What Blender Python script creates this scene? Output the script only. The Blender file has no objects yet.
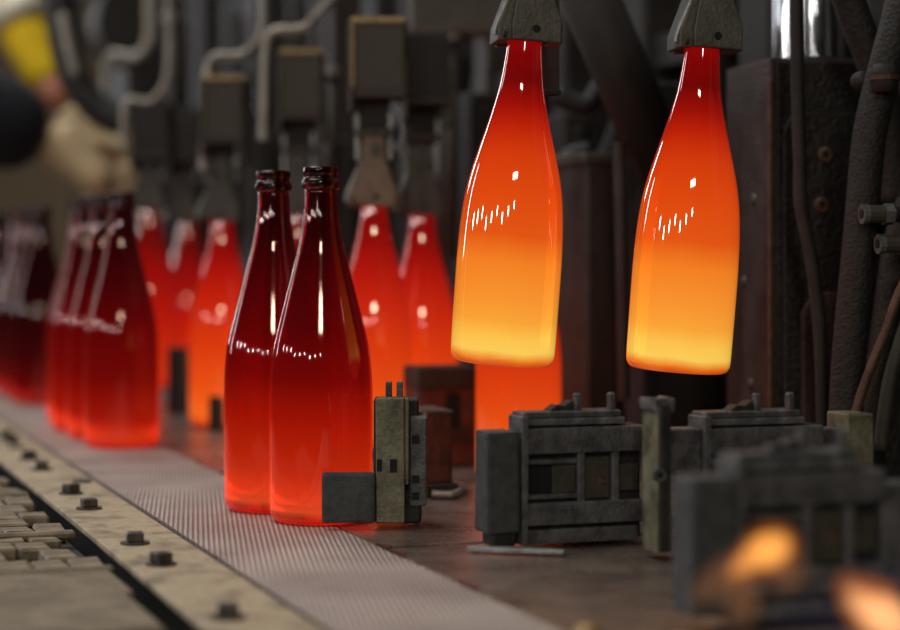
import bpy, bmesh, math, random
from mathutils import Vector, Matrix

random.seed(7)
scene = bpy.context.scene
COL = scene.collection
R = math.radians

# ------------------------------------------------------------------ camera
F = 2000.0                       # focal length in pixels of the 900 x 630 frame
CAMH = 0.225                     # height of the lens above the belt (belt top is z = 0)
HOR = 256.0                      # row of the horizon
cam_d = bpy.data.cameras.new('camera')
cam = bpy.data.objects.new('camera', cam_d)
COL.objects.link(cam)
cam.location = (0, 0, CAMH)
cam.rotation_euler = (R(90), 0, 0)
cam_d.sensor_width = 36.0
cam_d.lens = 36.0 * F / 900.0
cam_d.shift_y = -(315.0 - HOR) / 900.0
cam_d.clip_start = 0.05
cam_d.clip_end = 60
cam_d.dof.use_dof = True
cam_d.dof.focus_distance = 1.66
cam_d.dof.aperture_fstop = 2.9
scene.camera = cam

# ------------------------------------------------------------------ world, lights, exposure
w = bpy.data.worlds.new('factory_hall')
scene.world = w
w.use_nodes = True
w.node_tree.nodes['Background'].inputs[0].default_value = (0.75, 0.72, 0.70, 1)
w.node_tree.nodes['Background'].inputs[1].default_value = 0.013


def area(name, loc, target, sx, sy, power, color):
    d = bpy.data.lights.new(name, 'AREA')
    d.shape = 'RECTANGLE'
    d.size, d.size_y = sx, sy
    d.energy = power
    d.color = color
    o = bpy.data.objects.new(name, d)
    COL.objects.link(o)
    o.location = loc
    q = Vector(target) - Vector(loc)
    o.rotation_euler = q.to_track_quat('-Z', 'Y').to_euler()
    return o


# hall lighting: one broad lamp behind the photographer, a row of high lamps down the hall, roof lights, a tall window far left
area('hall_strip_lamp', (0.10, -2.4, 2.20), (-0.05, 1.7, 0.18), 0.85, 0.26, 25, (1.0, 0.86, 0.62))
area('hall_window', (-3.8, 7.6, 1.5), (-0.3, 2.2, 0.1), 0.30, 2.2, 48, (0.93, 0.95, 1.0))
area('hall_window', (-5.0, 4.9, 1.4), (-0.3, 2.0, 0.1), 0.14, 2.0, 17, (0.93, 0.95, 1.0))
area('roof_light', (-1.9, 1.6, 4.5), (-0.3, 2.0, 0), 2.8, 2.8, 128, (1.0, 0.96, 0.92))
area('roof_light', (-1.6, 5.0, 4.2), (-1.0, 4.2, 0), 1.6, 1.6, 66, (1.0, 0.95, 0.86))
for i in range(9):
    az = R(-98 + i * 12.6)
    rr = 7.0
    area('hall_lamp', (rr * math.sin(az) - 0.1, 1.7 - rr * math.cos(az), 1.40 + 0.16 * (i % 3)),
         (0, 1.7, 0.15), 0.17, 0.34, 14.0, (1.0, 0.94, 0.88))

vs = scene.view_settings
vs.view_transform = 'Standard'
vs.look = 'None'
vs.exposure = 0.0
vs.gamma = 1.0
vs.use_curve_mapping = False
scene.cycles.use_denoising = True
scene.cycles.max_bounces = 10
scene.cycles.transmission_bounces = 8
scene.cycles.sample_clamp_indirect = 4.0

# ------------------------------------------------------------------ frames
AZ = math.atan(700.0 / F)        # the belt runs away to the left of the view axis
U = Vector((-math.sin(AZ), math.cos(AZ), 0))   # along the belt, away
V = Vector((math.cos(AZ), math.sin(AZ), 0))    # across the belt, into the machine


def at(px, py, Y):
    """point of the place that stands Y metres in front of the lens"""
    return Vector(((px - 450.0) / F * Y, Y, CAMH - (py - HOR) / F * Y))


def ground(px, py, z=0.0):
    Y = (CAMH - z) * F / (py - HOR)
    return Vector(((px - 450.0) / F * Y, Y, z))


def st(s, t, z=0.0):
    p = U * s + V * t
    return Vector((p.x, p.y, z))


# ------------------------------------------------------------------ materials
def srgb(r, g, b):
    f = lambda c: (c / 255 / 12.92) if c / 255 <= 0.04045 else ((c / 255 + 0.055) / 1.055) ** 2.4
    return (f(r), f(g), f(b), 1)


def new_mat(name):
    m = bpy.data.materials.new(name)
    m.use_nodes = True
    return m, m.node_tree.nodes, m.node_tree.links, m.node_tree.nodes['Principled BSDF']


def metal(name, c1, c2, rough=0.55, metallic=0.5, scale=40.0, bump=0.3, c3=None, contrast=(0.38, 0.64), fine=6.0):
    """painted, sooty or rusty metal: two or three tones in noise patches, fine grain bump"""
    m, n, l, b = new_mat(name)
    tc = n.new('ShaderNodeTexCoord')
    nz = n.new('ShaderNodeTexNoise')
    nz.inputs['Scale'].default_value = scale
    nz.inputs['Detail'].default_value = 8
    nz.inputs['Roughness'].default_value = 0.65
    l.new(tc.outputs['Object'], nz.inputs['Vector'])
    cr = n.new('ShaderNodeValToRGB')
    cr.color_ramp.elements[0].position = contrast[0]
    cr.color_ramp.elements[1].position = contrast[1]
    cr.color_ramp.elements[0].color = c1
    cr.color_ramp.elements[1].color = c2
    if c3:
        e = cr.color_ramp.elements.new(0.74)
        e.color = c3
    l.new(nz.outputs['Fac'], cr.inputs['Fac'])
    l.new(cr.outputs['Color'], b.inputs['Base Color'])
    b.inputs['Metallic'].default_value = metallic
    mr = n.new('ShaderNodeMapRange')
    mr.inputs['To Min'].default_value = max(0.05, rough - 0.13)
    mr.inputs['To Max'].default_value = min(1, rough + 0.15)
    l.new(nz.outputs['Fac'], mr.inputs['Value'])
    l.new(mr.outputs['Result'], b.inputs['Roughness'])
    n2 = n.new('ShaderNodeTexNoise')
    n2.inputs['Scale'].default_value = scale * fine
    n2.inputs['Detail'].default_value = 5
    l.new(tc.outputs['Object'], n2.inputs['Vector'])
    bp = n.new('ShaderNodeBump')
    bp.inputs['Strength'].default_value = bump
    bp.inputs['Distance'].default_value = 0.002
    l.new(n2.outputs['Fac'], bp.inputs['Height'])
    l.new(bp.outputs['Normal'], b.inputs['Normal'])
    return m


def glass(name, stops, trans=0.0, base=(0.10, 0.003, 0.002, 1), strength=1.0, rough=0.04):
    """incandescent bottle glass: it glows by its temperature, cooler towards the neck"""
    m, n, l, b = new_mat(name)
    tc = n.new('ShaderNodeTexCoord')
    sp = n.new('ShaderNodeSeparateXYZ')
    l.new(tc.outputs['Object'], sp.inputs['Vector'])
    nz = n.new('ShaderNodeTexNoise')
    nz.inputs['Scale'].default_value = 16
    nz.inputs['Detail'].default_value = 3
    mp = n.new('ShaderNodeMapping')
    mp.inputs['Scale'].default_value = (1, 1, 0.35)
    l.new(tc.outputs['Object'], mp.inputs['Vector'])
    l.new(mp.outputs['Vector'], nz.inputs['Vector'])
    ma = n.new('ShaderNodeMath'); ma.operation = 'MULTIPLY_ADD'
    ma.inputs[1].default_value = 0.010
    l.new(nz.outputs['Fac'], ma.inputs[0])
    l.new(sp.outputs['Z'], ma.inputs[2])
    mr = n.new('ShaderNodeMapRange')
    mr.inputs['From Min'].default_value = 0.005
    mr.inputs['From Max'].default_value = 0.305
    l.new(ma.outputs[0], mr.inputs['Value'])
    cr = n.new('ShaderNodeValToRGB')
    els = cr.color_ramp.elements
    while len(els) < len(stops):
        els.new(0.5)
    for e, (p, c) in zip(els, stops):
        e.position = p / 0.3
        e.color = srgb(*c)
    l.new(mr.outputs['Result'], cr.inputs['Fac'])
    b.inputs['Base Color'].default_value = base
    b.inputs['Roughness'].default_value = rough
    b.inputs['IOR'].default_value = 1.5
    b.inputs['Transmission Weight'].default_value = trans
    if trans < 0.5:
        b.inputs['Coat Weight'].default_value = 1.0
        b.inputs['Coat Roughness'].default_value = 0.02
        b.inputs['Coat IOR'].default_value = 1.65
        b.inputs['Coat Tint'].default_value = (1.0, 0.86, 0.74, 1)
    l.new(cr.outputs['Color'], b.inputs['Emission Color'])
    b.inputs['Emission Strength'].default_value = strength
    return m


M = {}
M['hot'] = glass('glowing_glass', [(0.000, (180, 50, 8)), (0.005, (235, 118, 26)), (0.013, (255, 224, 104)), (0.024, (255, 214, 92)),
                                   (0.038, (253, 180, 66)), (0.056, (251, 163, 57)), (0.085, (246, 142, 43)), (0.108, (228, 94, 22)), (0.140, (222, 80, 16)),
                                   (0.173, (210, 64, 12)), (0.198, (182, 34, 7)), (0.215, (146, 12, 4)), (0.235, (98, 2, 3)), (0.258, (118, 2, 3)), (0.300, (165, 5, 4))])
M['warm'] = glass('orange_hot_glass', [(0.0, (205, 60, 12)), (0.012, (242, 112, 32)), (0.05, (232, 90, 24)), (0.10, (218, 66, 18)),
                                       (0.15, (196, 42, 14)), (0.19, (172, 24, 10)), (0.225, (135, 9, 7)), (0.25, (118, 5, 5)), (0.30, (150, 6, 6))])
M['warm_red'] = glass('red_hot_glass', [(0.0, (170, 30, 8)), (0.02, (205, 54, 18)), (0.10, (180, 28, 12)), (0.16, (148, 12, 8)),
                                        (0.22, (92, 5, 6)), (0.30, (72, 4, 5))])
M['cool'] = glass('red_translucent_glass', [(0.0, (40, 2, 2)), (0.005, (110, 16, 4)), (0.011, (186, 66, 22)), (0.024, (172, 54, 16)), (0.040, (150, 40, 9)),
                                            (0.085, (124, 20, 4)), (0.12, (84, 5, 3)), (0.16, (60, 2, 3)), (0.21, (40, 1, 3)), (0.24, (14, 1, 2)), (0.30, (2, 1, 1))],
                  trans=0.94, base=(0.26, 0.005, 0.006, 1), strength=0.84)
M['cooler'] = glass('dark_red_glass', [(0.0, (60, 4, 3)), (0.006, (150, 34, 9)), (0.014, (172, 48, 14)), (0.032, (128, 22, 7)), (0.08, (88, 7, 4)),
                                       (0.13, (72, 3, 4)), (0.19, (46, 2, 3)), (0.24, (20, 1, 2)), (0.30, (3, 1, 1))],
                    trans=0.95, base=(0.20, 0.005, 0.006, 1), strength=0.88)
M['coolest'] = glass('deep_red_glass', [(0.0, (100, 5, 4)), (0.012, (120, 14, 6)), (0.03, (78, 4, 4)), (0.07, (46, 3, 4)), (0.14, (22, 2, 3)), (0.30, (3, 1, 1))],
                     trans=0.95, base=(0.11, 0.006, 0.009, 1), strength=0.88)
M['finish_dark'] = glass('thick_dark_neck_glass', [(0.0, (2, 1, 1)), (0.3, (3, 1, 1))], trans=0.96, base=(0.10, 0.004, 0.006, 1), strength=0.5)

M['soot'] = metal('sooty_cast_iron', srgb(62, 63, 65), srgb(102, 102, 104), 0.58, 0.25, 60, 0.6)
M['soot_dark'] = metal('blackened_iron', srgb(30, 30, 29), srgb(50, 49, 47), 0.7, 0.2, 60, 0.5)
M['pad'] = metal('graphite_pad', srgb(48, 51, 53), srgb(70, 72, 73), 0.72, 0.0, 90, 0.4)
M['olive'] = metal('olive_worn_plate', srgb(70, 70, 56), srgb(118, 116, 94), 0.55, 0.2, 45, 0.5, c3=srgb(132, 130, 112), contrast=(0.36, 0.58))
M['rust'] = metal('rusty_iron', srgb(74, 42, 35), srgb(108, 62, 48), 0.55, 0.3, 50, 0.7, c3=srgb(146, 92, 62))
M['pocket'] = metal('olive_brown_plate', srgb(54, 53, 46), srgb(72, 69, 58), 0.6, 0.2, 60, 0.4)
M['arm_grey'] = metal('arm_grey_paint', srgb(58, 54, 50), srgb(78, 73, 67), 0.5, 0.25, 30, 0.2)
M['arm_face'] = metal('arm_dark_face', srgb(50, 45, 39), srgb(66, 60, 52), 0.55, 0.2, 30, 0.2)
M['brass'] = metal('worn_brass_edge', srgb(128, 106, 66), srgb(156, 132, 86), 0.45, 0.4, 50, 0.2)
M['tube'] = metal('grey_steel_tube', srgb(132, 127, 120), srgb(160, 154, 146), 0.40, 0.4, 40, 0.1)
M['link'] = metal('blue_grey_steel', srgb(122, 128, 130), srgb(156, 160, 160), 0.40, 0.6, 60, 0.3)
M['jaw'] = metal('jaw_steel', srgb(72, 71, 66), srgb(92, 90, 82), 0.5, 0.4, 60, 0.3)
M['jaw_brown'] = metal('heat_browned_jaw', srgb(98, 82, 70), srgb(124, 104, 88), 0.5, 0.3, 60, 0.3)
M['bolt'] = metal('dark_bolt', srgb(62, 58, 54), srgb(90, 86, 80), 0.5, 0.5, 90, 0.4)
M['hole'] = metal('black_recess', srgb(12, 12, 12), srgb(20, 20, 20), 0.9, 0.0, 60, 0.1)
M['column'] = metal('brown_sooty_column', srgb(46, 37, 35), srgb(66, 52, 48), 0.55, 0.25, 26, 0.7, c3=srgb(92, 70, 60), fine=9)
M['column_front'] = metal('black_front_face', srgb(18, 17, 16), srgb(30, 27, 25), 0.5, 0.2, 40, 1.0, c3=srgb(56, 48, 42), fine=5)
M['hose'] = metal('black_rubber', srgb(26, 26, 26), srgb(42, 41, 40), 0.62, 0.0, 60, 0.3)
M['hose_rough'] = metal('dusty_braided_hose', srgb(20, 19, 18), srgb(38, 36, 34), 0.6, 0.0, 150, 1.0, c3=srgb(96, 92, 84), fine=2.0)
M['pipe_rust'] = metal('rust_brown_pipe', srgb(66, 48, 40), srgb(96, 70, 56), 0.5, 0.3, 70, 0.5)
M['machine'] = metal('machine_grime', srgb(28, 26, 24), srgb(44, 40, 37), 0.65, 0.2, 14, 0.4)
M['machine_brown'] = metal('machine_brown', srgb(42, 34, 31), srgb(62, 50, 45), 0.6, 0.2, 18, 0.5)
M['dead'] = metal('rust_stained_plate', srgb(94, 82, 76), srgb(140, 127, 118), 0.27, 0.45, 16, 0.7, c3=srgb(160, 142, 128), contrast=(0.3, 0.66), fine=8)
M['rail'] = metal('cream_worn_rail', srgb(112, 100, 82), srgb(178, 163, 136), 0.6, 0.1, 26, 0.5, c3=srgb(150, 124, 96), contrast=(0.34, 0.54))
M['lug'] = metal('dusty_cast_lug', srgb(96, 86, 70), srgb(142, 128, 106), 0.75, 0.05, 34, 0.9, c3=srgb(164, 148, 124))
M['gap'] = metal('gap_shade_black', srgb(22, 20, 18), srgb(36, 33, 30), 0.7, 0.1, 30, 0.5)  # shade of the gaps below rail, belt and lugs put into a near-black colour
M['yellow'] = metal('hi_vis_yellow_cloth', srgb(228, 190, 12), srgb(244, 212, 40), 0.85, 0.0, 12, 0.3)
M['band'] = metal('reflective_band', srgb(196, 192, 170), srgb(214, 210, 190), 0.4, 0.1, 30, 0.1)
M['navy'] = metal('navy_cloth', srgb(16, 18, 26), srgb(28, 30, 40), 0.9, 0.0, 14, 0.3)
M['glove'] = metal('beige_leather', srgb(180, 157, 120), srgb(206, 183, 146), 0.8, 0.0, 16, 0.3)
M['skin'] = metal('skin', srgb(196, 128, 108), srgb(210, 146, 124), 0.6, 0.0, 20, 0.1)
M['hair'] = metal('dark_hair', srgb(40, 30, 24), srgb(58, 44, 34), 0.7, 0.0, 60, 0.5)
M['white'] = metal('eye_white', srgb(220, 216, 208), srgb(230, 226, 220), 0.3, 0.0, 20, 0.0)
M['wall'] = metal('brown_hall_wall', srgb(82, 70, 53), srgb(104, 88, 67), 0.85, 0.0, 1.5, 0.3)
M['floor'] = metal('oily_concrete', srgb(52, 48, 44), srgb(72, 67, 60), 0.7, 0.0, 2.0, 0.3)

# polished chrome
m, n, l, b = new_mat('polished_chrome')
b.inputs['Base Color'].default_value = (0.62, 0.64, 0.68, 1)
b.inputs['Metallic'].default_value = 1.0
b.inputs['Roughness'].default_value = 0.16
M['chrome'] = m

# woven belt: fine ribs across a grey steel mesh
m, n, l, b = new_mat('woven_steel_belt')
tc = n.new('ShaderNodeTexCoord')
mp = n.new('ShaderNodeMapping'); mp.inputs['Rotation'].default_value = (0, 0, R(12))
l.new(tc.outputs['Object'], mp.inputs['Vector'])
wv = n.new('ShaderNodeTexWave'); wv.inputs['Scale'].default_value = 76
wv.inputs['Distortion'].default_value = 0.4
l.new(mp.outputs['Vector'], wv.inputs['Vector'])
mp2 = n.new('ShaderNodeMapping'); mp2.inputs['Rotation'].default_value = (0, 0, R(98))
l.new(tc.outputs['Object'], mp2.inputs['Vector'])
wv2 = n.new('ShaderNodeTexWave'); wv2.inputs['Scale'].default_value = 24
l.new(mp2.outputs['Vector'], wv2.inputs['Vector'])
mx = n.new('ShaderNodeMath'); mx.operation = 'MULTIPLY_ADD'
l.new(wv2.outputs['Fac'], mx.inputs[0]); mx.inputs[1].default_value = 0.45
l.new(wv.outputs['Fac'], mx.inputs[2])
bp = n.new('ShaderNodeBump'); bp.inputs['Strength'].default_value = 0.7; bp.inputs['Distance'].default_value = 0.002
l.new(mx.outputs[0], bp.inputs['Height'])
l.new(bp.outputs['Normal'], b.inputs['Normal'])
nz = n.new('ShaderNodeTexNoise'); nz.inputs['Scale'].default_value = 9; nz.inputs['Detail'].default_value = 6
l.new(tc.outputs['Object'], nz.inputs['Vector'])
cr = n.new('ShaderNodeValToRGB')
cr.color_ramp.elements[0].position = 0.3; cr.color_ramp.elements[0].color = srgb(138, 128, 123)
cr.color_ramp.elements[1].position = 0.7; cr.color_ramp.elements[1].color = srgb(182, 172, 165)
l.new(nz.outputs['Fac'], cr.inputs['Fac'])
wr_ = n.new('ShaderNodeMapRange'); wr_.inputs['From Max'].default_value = 1.45; wr_.inputs['To Min'].default_value = 0.80; wr_.inputs['To Max'].default_value = 1.22
l.new(mx.outputs[0], wr_.inputs['Value'])  # belt colour darkened between ribs: painted crevice shade together with dirt
vm = n.new('ShaderNodeVectorMath'); vm.operation = 'SCALE'
l.new(cr.outputs['Color'], vm.inputs[0]); l.new(wr_.outputs['Result'], vm.inputs['Scale'])
l.new(vm.outputs['Vector'], b.inputs['Base Color'])
b.inputs['Metallic'].default_value = 0.15
b.inputs['Roughness'].default_value = 0.5
M['belt'] = m


def flame_mat(name, core, edge, k):
    """burning gas: a volume that only emits"""
    m = bpy.data.materials.new(name)
    m.use_nodes = True
    n, l = m.node_tree.nodes, m.node_tree.links
    n.clear()
    out = n.new('ShaderNodeOutputMaterial')
    em = n.new('ShaderNodeEmission')
    tc = n.new('ShaderNodeTexCoord')
    nz = n.new('ShaderNodeTexNoise'); nz.inputs['Scale'].default_value = 30
    l.new(tc.outputs['Object'], nz.inputs['Vector'])
    cr = n.new('ShaderNodeValToRGB')
    cr.color_ramp.elements[0].position = 0.35; cr.color_ramp.elements[0].color = edge
    cr.color_ramp.elements[1].position = 0.65; cr.color_ramp.elements[1].color = core
    l.new(nz.outputs['Fac'], cr.inputs['Fac'])
    l.new(cr.outputs['Color'], em.inputs['Color'])
    em.inputs['Strength'].default_value = k
    l.new(em.outputs[0], out.inputs['Volume'])
    return m


M['flame'] = flame_mat('orange_flame', (1.0, 0.52, 0.12, 1), (1.0, 0.42, 0.08, 1), 60)
M['flame_halo'] = flame_mat('flame_halo', (1.0, 0.30, 0.04, 1), (1.0, 0.22, 0.03, 1), 16)
M['flame_soft'] = flame_mat('soft_flame', (1.0, 0.58, 0.28, 1), (1.0, 0.5, 0.2, 1), 46)
M['flame_pale'] = flame_mat('pale_flame', (1.0, 0.42, 0.16, 1), (0.9, 0.3, 0.12, 1), 6)
M['flame_blue'] = flame_mat('blue_flame', (0.20, 0.16, 0.42, 1), (0.14, 0.11, 0.32, 1), 0.9)


# ------------------------------------------------------------------ mesh helpers
class MB:
    def __init__(self):
        self.bm = bmesh.new()

    def box(self, x0, x1, y0, y1, z0, z1, bevel=0.0, seg=2, mat=None):
        t = bmesh.new()
        bmesh.ops.create_cube(t, size=1)
        for v in t.verts:
            v.co = Vector(((x0 + x1) / 2 + v.co.x * (x1 - x0), (y0 + y1) / 2 + v.co.y * (y1 - y0), (z0 + z1) / 2 + v.co.z * (z1 - z0)))
        if bevel:
            bmesh.ops.bevel(t, geom=t.edges[:], offset=bevel, segments=seg, affect='EDGES', profile=0.6)
        if mat is not None:
            t.transform(mat)
        self._merge(t)
        return self

    def _merge(self, t):
        me = bpy.data.meshes.new('tmp')
        t.to_mesh(me); t.free()
        self.bm.from_mesh(me)
        bpy.data.meshes.remove(me)

    def prism(self, pts, a, b, plane='xz', bevel=0.0):
        """polygon in a plane, extruded from a to b along the remaining axis"""
        t = bmesh.new()
        def P(p, d):
            return {'xz': (p[0], d, p[1]), 'xy': (p[0], p[1], d), 'yz': (d, p[0], p[1])}[plane]
        A = [t.verts.new(P(p, a)) for p in pts]
        B = [t.verts.new(P(p, b)) for p in pts]
        k = len(pts)
        t.faces.new(A); t.faces.new(B[::-1])
        for i in range(k):
            t.faces.new((A[i], B[i], B[(i + 1) % k], A[(i + 1) % k]))
        bmesh.ops.recalc_face_normals(t, faces=t.faces[:])
        if bevel:
            bmesh.ops.bevel(t, geom=t.edges[:], offset=bevel, segments=2, affect='EDGES', profile=0.6)
        self._merge(t)
        return self

    def tube(self, pts, r, n=12, smooth=4, cap=True):
        pts = [Vector(p) for p in pts]
        rs = r if isinstance(r, (list, tuple)) else [r] * len(pts)
        if smooth and len(pts) > 2:
            q, qr = [], []
            for i in range(len(pts) - 1):
                p0, p1, p2, p3 = pts[max(i - 1, 0)], pts[i], pts[i + 1], pts[min(i + 2, len(pts) - 1)]
                for k in range(smooth):
                    u = k / smooth
                    q.append(0.5 * ((2 * p1) + (p2 - p0) * u + (2 * p0 - 5 * p1 + 4 * p2 - p3) * u * u + (3 * p1 - p0 - 3 * p2 + p3) * u ** 3))
                    qr.append(rs[i] * (1 - u) + rs[i + 1] * u)
            q.append(pts[-1]); qr.append(rs[-1])
            pts, rs = q, qr
        rings = []
        nrm = None
        for i, p in enumerate(pts):
            d = (pts[min(i + 1, len(pts) - 1)] - pts[max(i - 1, 0)]).normalized()
            if nrm is None:
                nrm = d.orthogonal().normalized()
            nrm = (nrm - d * nrm.dot(d)).normalized()
            bn = d.cross(nrm)
            rings.append([self.bm.verts.new(p + (nrm * math.cos(a) + bn * math.sin(a)) * rs[i])
                          for a in [2 * math.pi * k / n for k in range(n)]])
        for i in range(len(rings) - 1):
            for k in range(n):
                self.bm.faces.new((rings[i][k], rings[i][(k + 1) % n], rings[i + 1][(k + 1) % n], rings[i + 1][k]))
        if cap:
            self.bm.faces.new(rings[0][::-1]); self.bm.faces.new(rings[-1])
        return self

    def lathe(self, prof, n=48, closed=False, c=(0, 0, 0)):
        rings = []
        for (r, z) in prof:
            if r < 1e-6:
                rings.append([self.bm.verts.new((c[0], c[1], c[2] + z))])
            else:
                rings.append([self.bm.verts.new((c[0] + r * math.cos(2 * math.pi * k / n), c[1] + r * math.sin(2 * math.pi * k / n), c[2] + z)) for k in range(n)])
        prs = list(zip(rings, rings[1:]))
        if closed:
            prs.append((rings[-1], rings[0]))
        for A, B in prs:
            for k in range(n):
                k2 = (k + 1) % n
                if len(A) == 1 and len(B) == 1:
                    continue
                if len(A) == 1:
                    self.bm.faces.new((A[0], B[k2], B[k]))
                elif len(B) == 1:
                    self.bm.faces.new((A[k], A[k2], B[0]))
                else:
                    self.bm.faces.new((A[k], A[k2], B[k2], B[k]))
        return self

    def rough(self, amt, seed=0, cuts=0):
        """uneven hand-worn edges"""
        rnd = random.Random(seed)
        if cuts:
            bmesh.ops.subdivide_edges(self.bm, edges=self.bm.edges[:], cuts=cuts, use_grid_fill=True)
        for v in self.bm.verts:
            v.co += Vector((rnd.uniform(-amt, amt), rnd.uniform(-amt, amt), rnd.uniform(-amt, amt)))
        return self

    def mesh(self, name, mat, smooth=False):
        bmesh.ops.recalc_face_normals(self.bm, faces=self.bm.faces[:])
        me = bpy.data.meshes.new(name)
        self.bm.to_mesh(me); self.bm.free()
        me.materials.append(mat)
        if smooth:
            for p in me.polygons:
                p.use_smooth = True
        return me

    def build(self, name, mat, parent=None, smooth=False, loc=None, rz=0.0):
        o = bpy.data.objects.new(name, self.mesh(name, mat, smooth))
        COL.objects.link(o)
        if parent:
            o.parent = parent
        if loc is not None:
            o.location = loc
        if rz:
            o.rotation_euler = (0, 0, rz)
        return o


def tag(o, label=None, cat=None, group=None, kind=None):
    if label: o['label'] = label
    if cat: o['category'] = cat
    if group: o['group'] = group
    if kind: o['kind'] = kind
    return o


def empty(name, loc, rz=0.0, label=None, cat=None, group=None):
    o = bpy.data.objects.new(name, None)
    COL.objects.link(o)
    o.location = loc
    o.rotation_euler = (0, 0, rz)
    o.empty_display_size = 0.02
    return tag(o, label, cat, group)


def copy_tree(o, parent=None):
    c = o.copy()
    COL.objects.link(c)
    if parent:
        c.parent = parent
    for ch in list(o.children):
        copy_tree(ch, c)
    return c


def mesh_obj(name, me, parent=None, loc=None):
    o = bpy.data.objects.new(name, me)
    COL.objects.link(o)
    if parent: o.parent = parent
    if loc is not None: o.location = loc
    return o


# ================================================================== THE SETTING
FLOORZ = -0.74
MB().box(-14, 8, -5, 16, FLOORZ - 0.1, FLOORZ).build('floor', M['floor'])
tag(bpy.data.objects['floor'], 'oily dark concrete floor of the factory hall', 'floor', kind='structure')
o = MB().box(-14, 8, 8.6, 8.8, FLOORZ, 6).build('wall_back', M['wall'])
tag(o, 'brown wall far behind the glass machine', 'wall', kind='structure')

# ---- conveyor belt (local x across, local y along)
o = MB().box(0.3305, 0.459, 0.7, 7.5, -0.012, 0.0).build('conveyor_belt', M['belt'], rz=AZ)
tag(o, 'grey woven steel conveyor belt carrying the row of bottles', 'conveyor belt')
bed = MB().box(0.20, 1.0, 0.7, 7.5, -0.10, -0.052).box(0.330, 0.455, 0.7, 7.5, -0.053, -0.013)
o = bed.build('conveyor_bed', M['gap'], rz=AZ)
tag(o, 'near-black bed under the conveyor belt and machine table', 'machine bed')
lg = empty('conveyor_leg_frame', st(2.2, 0.6, FLOORZ), AZ, 'dark steel leg frame holding the conveyor bed above the floor', 'leg frame')
for (x, y) in ((-0.3, -1.2), (0.35, -1.2), (-0.3, 1.2), (0.35, 1.2), (-0.3, 4.0), (0.35, 4.0)):
    MB().box(x - 0.04, x + 0.04, y - 0.04, y + 0.04, 0, -FLOORZ - 0.10, 0.004, 1).build('leg', M['machine'], lg)

# ---- cream rail with its bolts
rail = empty('conveyor_side_rail', st(2.5, 0.29, 0), AZ, 'long cream coloured worn flat steel rail with square bolts beside the belt', 'rail')
MB().box(-0.031, 0.0345, -1.8, -0.52, -0.0045, 0.001, 0.0015, 2).build('rail_bar', M['rail'], rail)
MB().box(-0.031, 0.0345, -0.518, 0.92, -0.0045, 0.001, 0.0015, 2).build('rail_bar', M['rail'], rail)
MB().box(-0.031, 0.0345, 0.922, 4.9, -0.0045, 0.001, 0.0015, 2).build('rail_bar', M['rail'], rail)
MB().box(-0.024, 0.030, -1.8, 4.9, -0.051, -0.0047).build('rail_support', M['gap'], rail)
bm_ = MB().box(-0.0065, 0.0065, -0.0065, 0.0065, 0.002, 0.0095, 0.001, 1).lathe([(0, 0), (0.0115, 0), (0.0115, 0.0018), (0, 0.0022)], 16)
bolt_me = bm_.mesh('rail_bolt', M['bolt'])
bolt_flat = MB().lathe([(0, 0), (0.010, 0), (0.010, 0.0018), (0.006, 0.003), (0, 0.003)], 16).mesh('rail_bolt', M['bolt'])
inv = Matrix.Translation(rail.location) @ Matrix.Rotation(AZ, 4, 'Z')
inv = inv.inverted()
for (px, py, fl, tw) in ((29, 459, 0, 10), (42, 470, 0, -8), (71, 494, 0, 25), (82, 482, 1, 0), (89, 509, 0, 5), (135, 544, 0, -6),
                         (161, 565, 0, 18), (228, 618, 0, -15), (12, 443, 0, 5), (17, 448, 1, 5), (6, 438, 0, 5)):
    p = inv @ ground(px, py, 0.001)
    ob = mesh_obj('rail_bolt', bolt_flat if fl else bolt_me, rail, p)
    ob.rotation_euler = (0, 0, R(tw))

# ---- machine table (dead plates) right of the belt
tbl = empty('machine_table', st(2.5, 0.46, 0), AZ, 'rust stained steel table plates between the belt and the machine', 'table plate')
seams = [-1.8, -1.02, -0.47, 0.08, 0.63, 1.18, 1.75, 2.6]
for i in range(len(seams) - 1):
    pl = MB().box(0.0015, 0.52, seams[i] + 0.0015, seams[i + 1] - 0.0015, -0.018, -0.001 + 0.0008 * (i % 2), 0.003, 2)
    pl.build('table_plate', M['dead'], tbl)
# worn lip of the plates along the belt
rnd = random.Random(5)
for k in range(12):
    y = -1.25 + k * 0.13 + rnd.uniform(-0.05, 0.05)
    a_, b_ = rnd.uniform(0.018, 0.05), rnd.uniform(0.003, 0.010)
    pts = [(0.002, y), (b_ * 0.6, y + a_ * 0.2), (b_, y + a_ * 0.45), (b_ * 0.5, y + a_ * 0.7), (0.002, y + a_)]
    MB().prism(pts, -0.001, 0.0010, 'xy').build('scale_flake', M['rust'], tbl)

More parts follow.
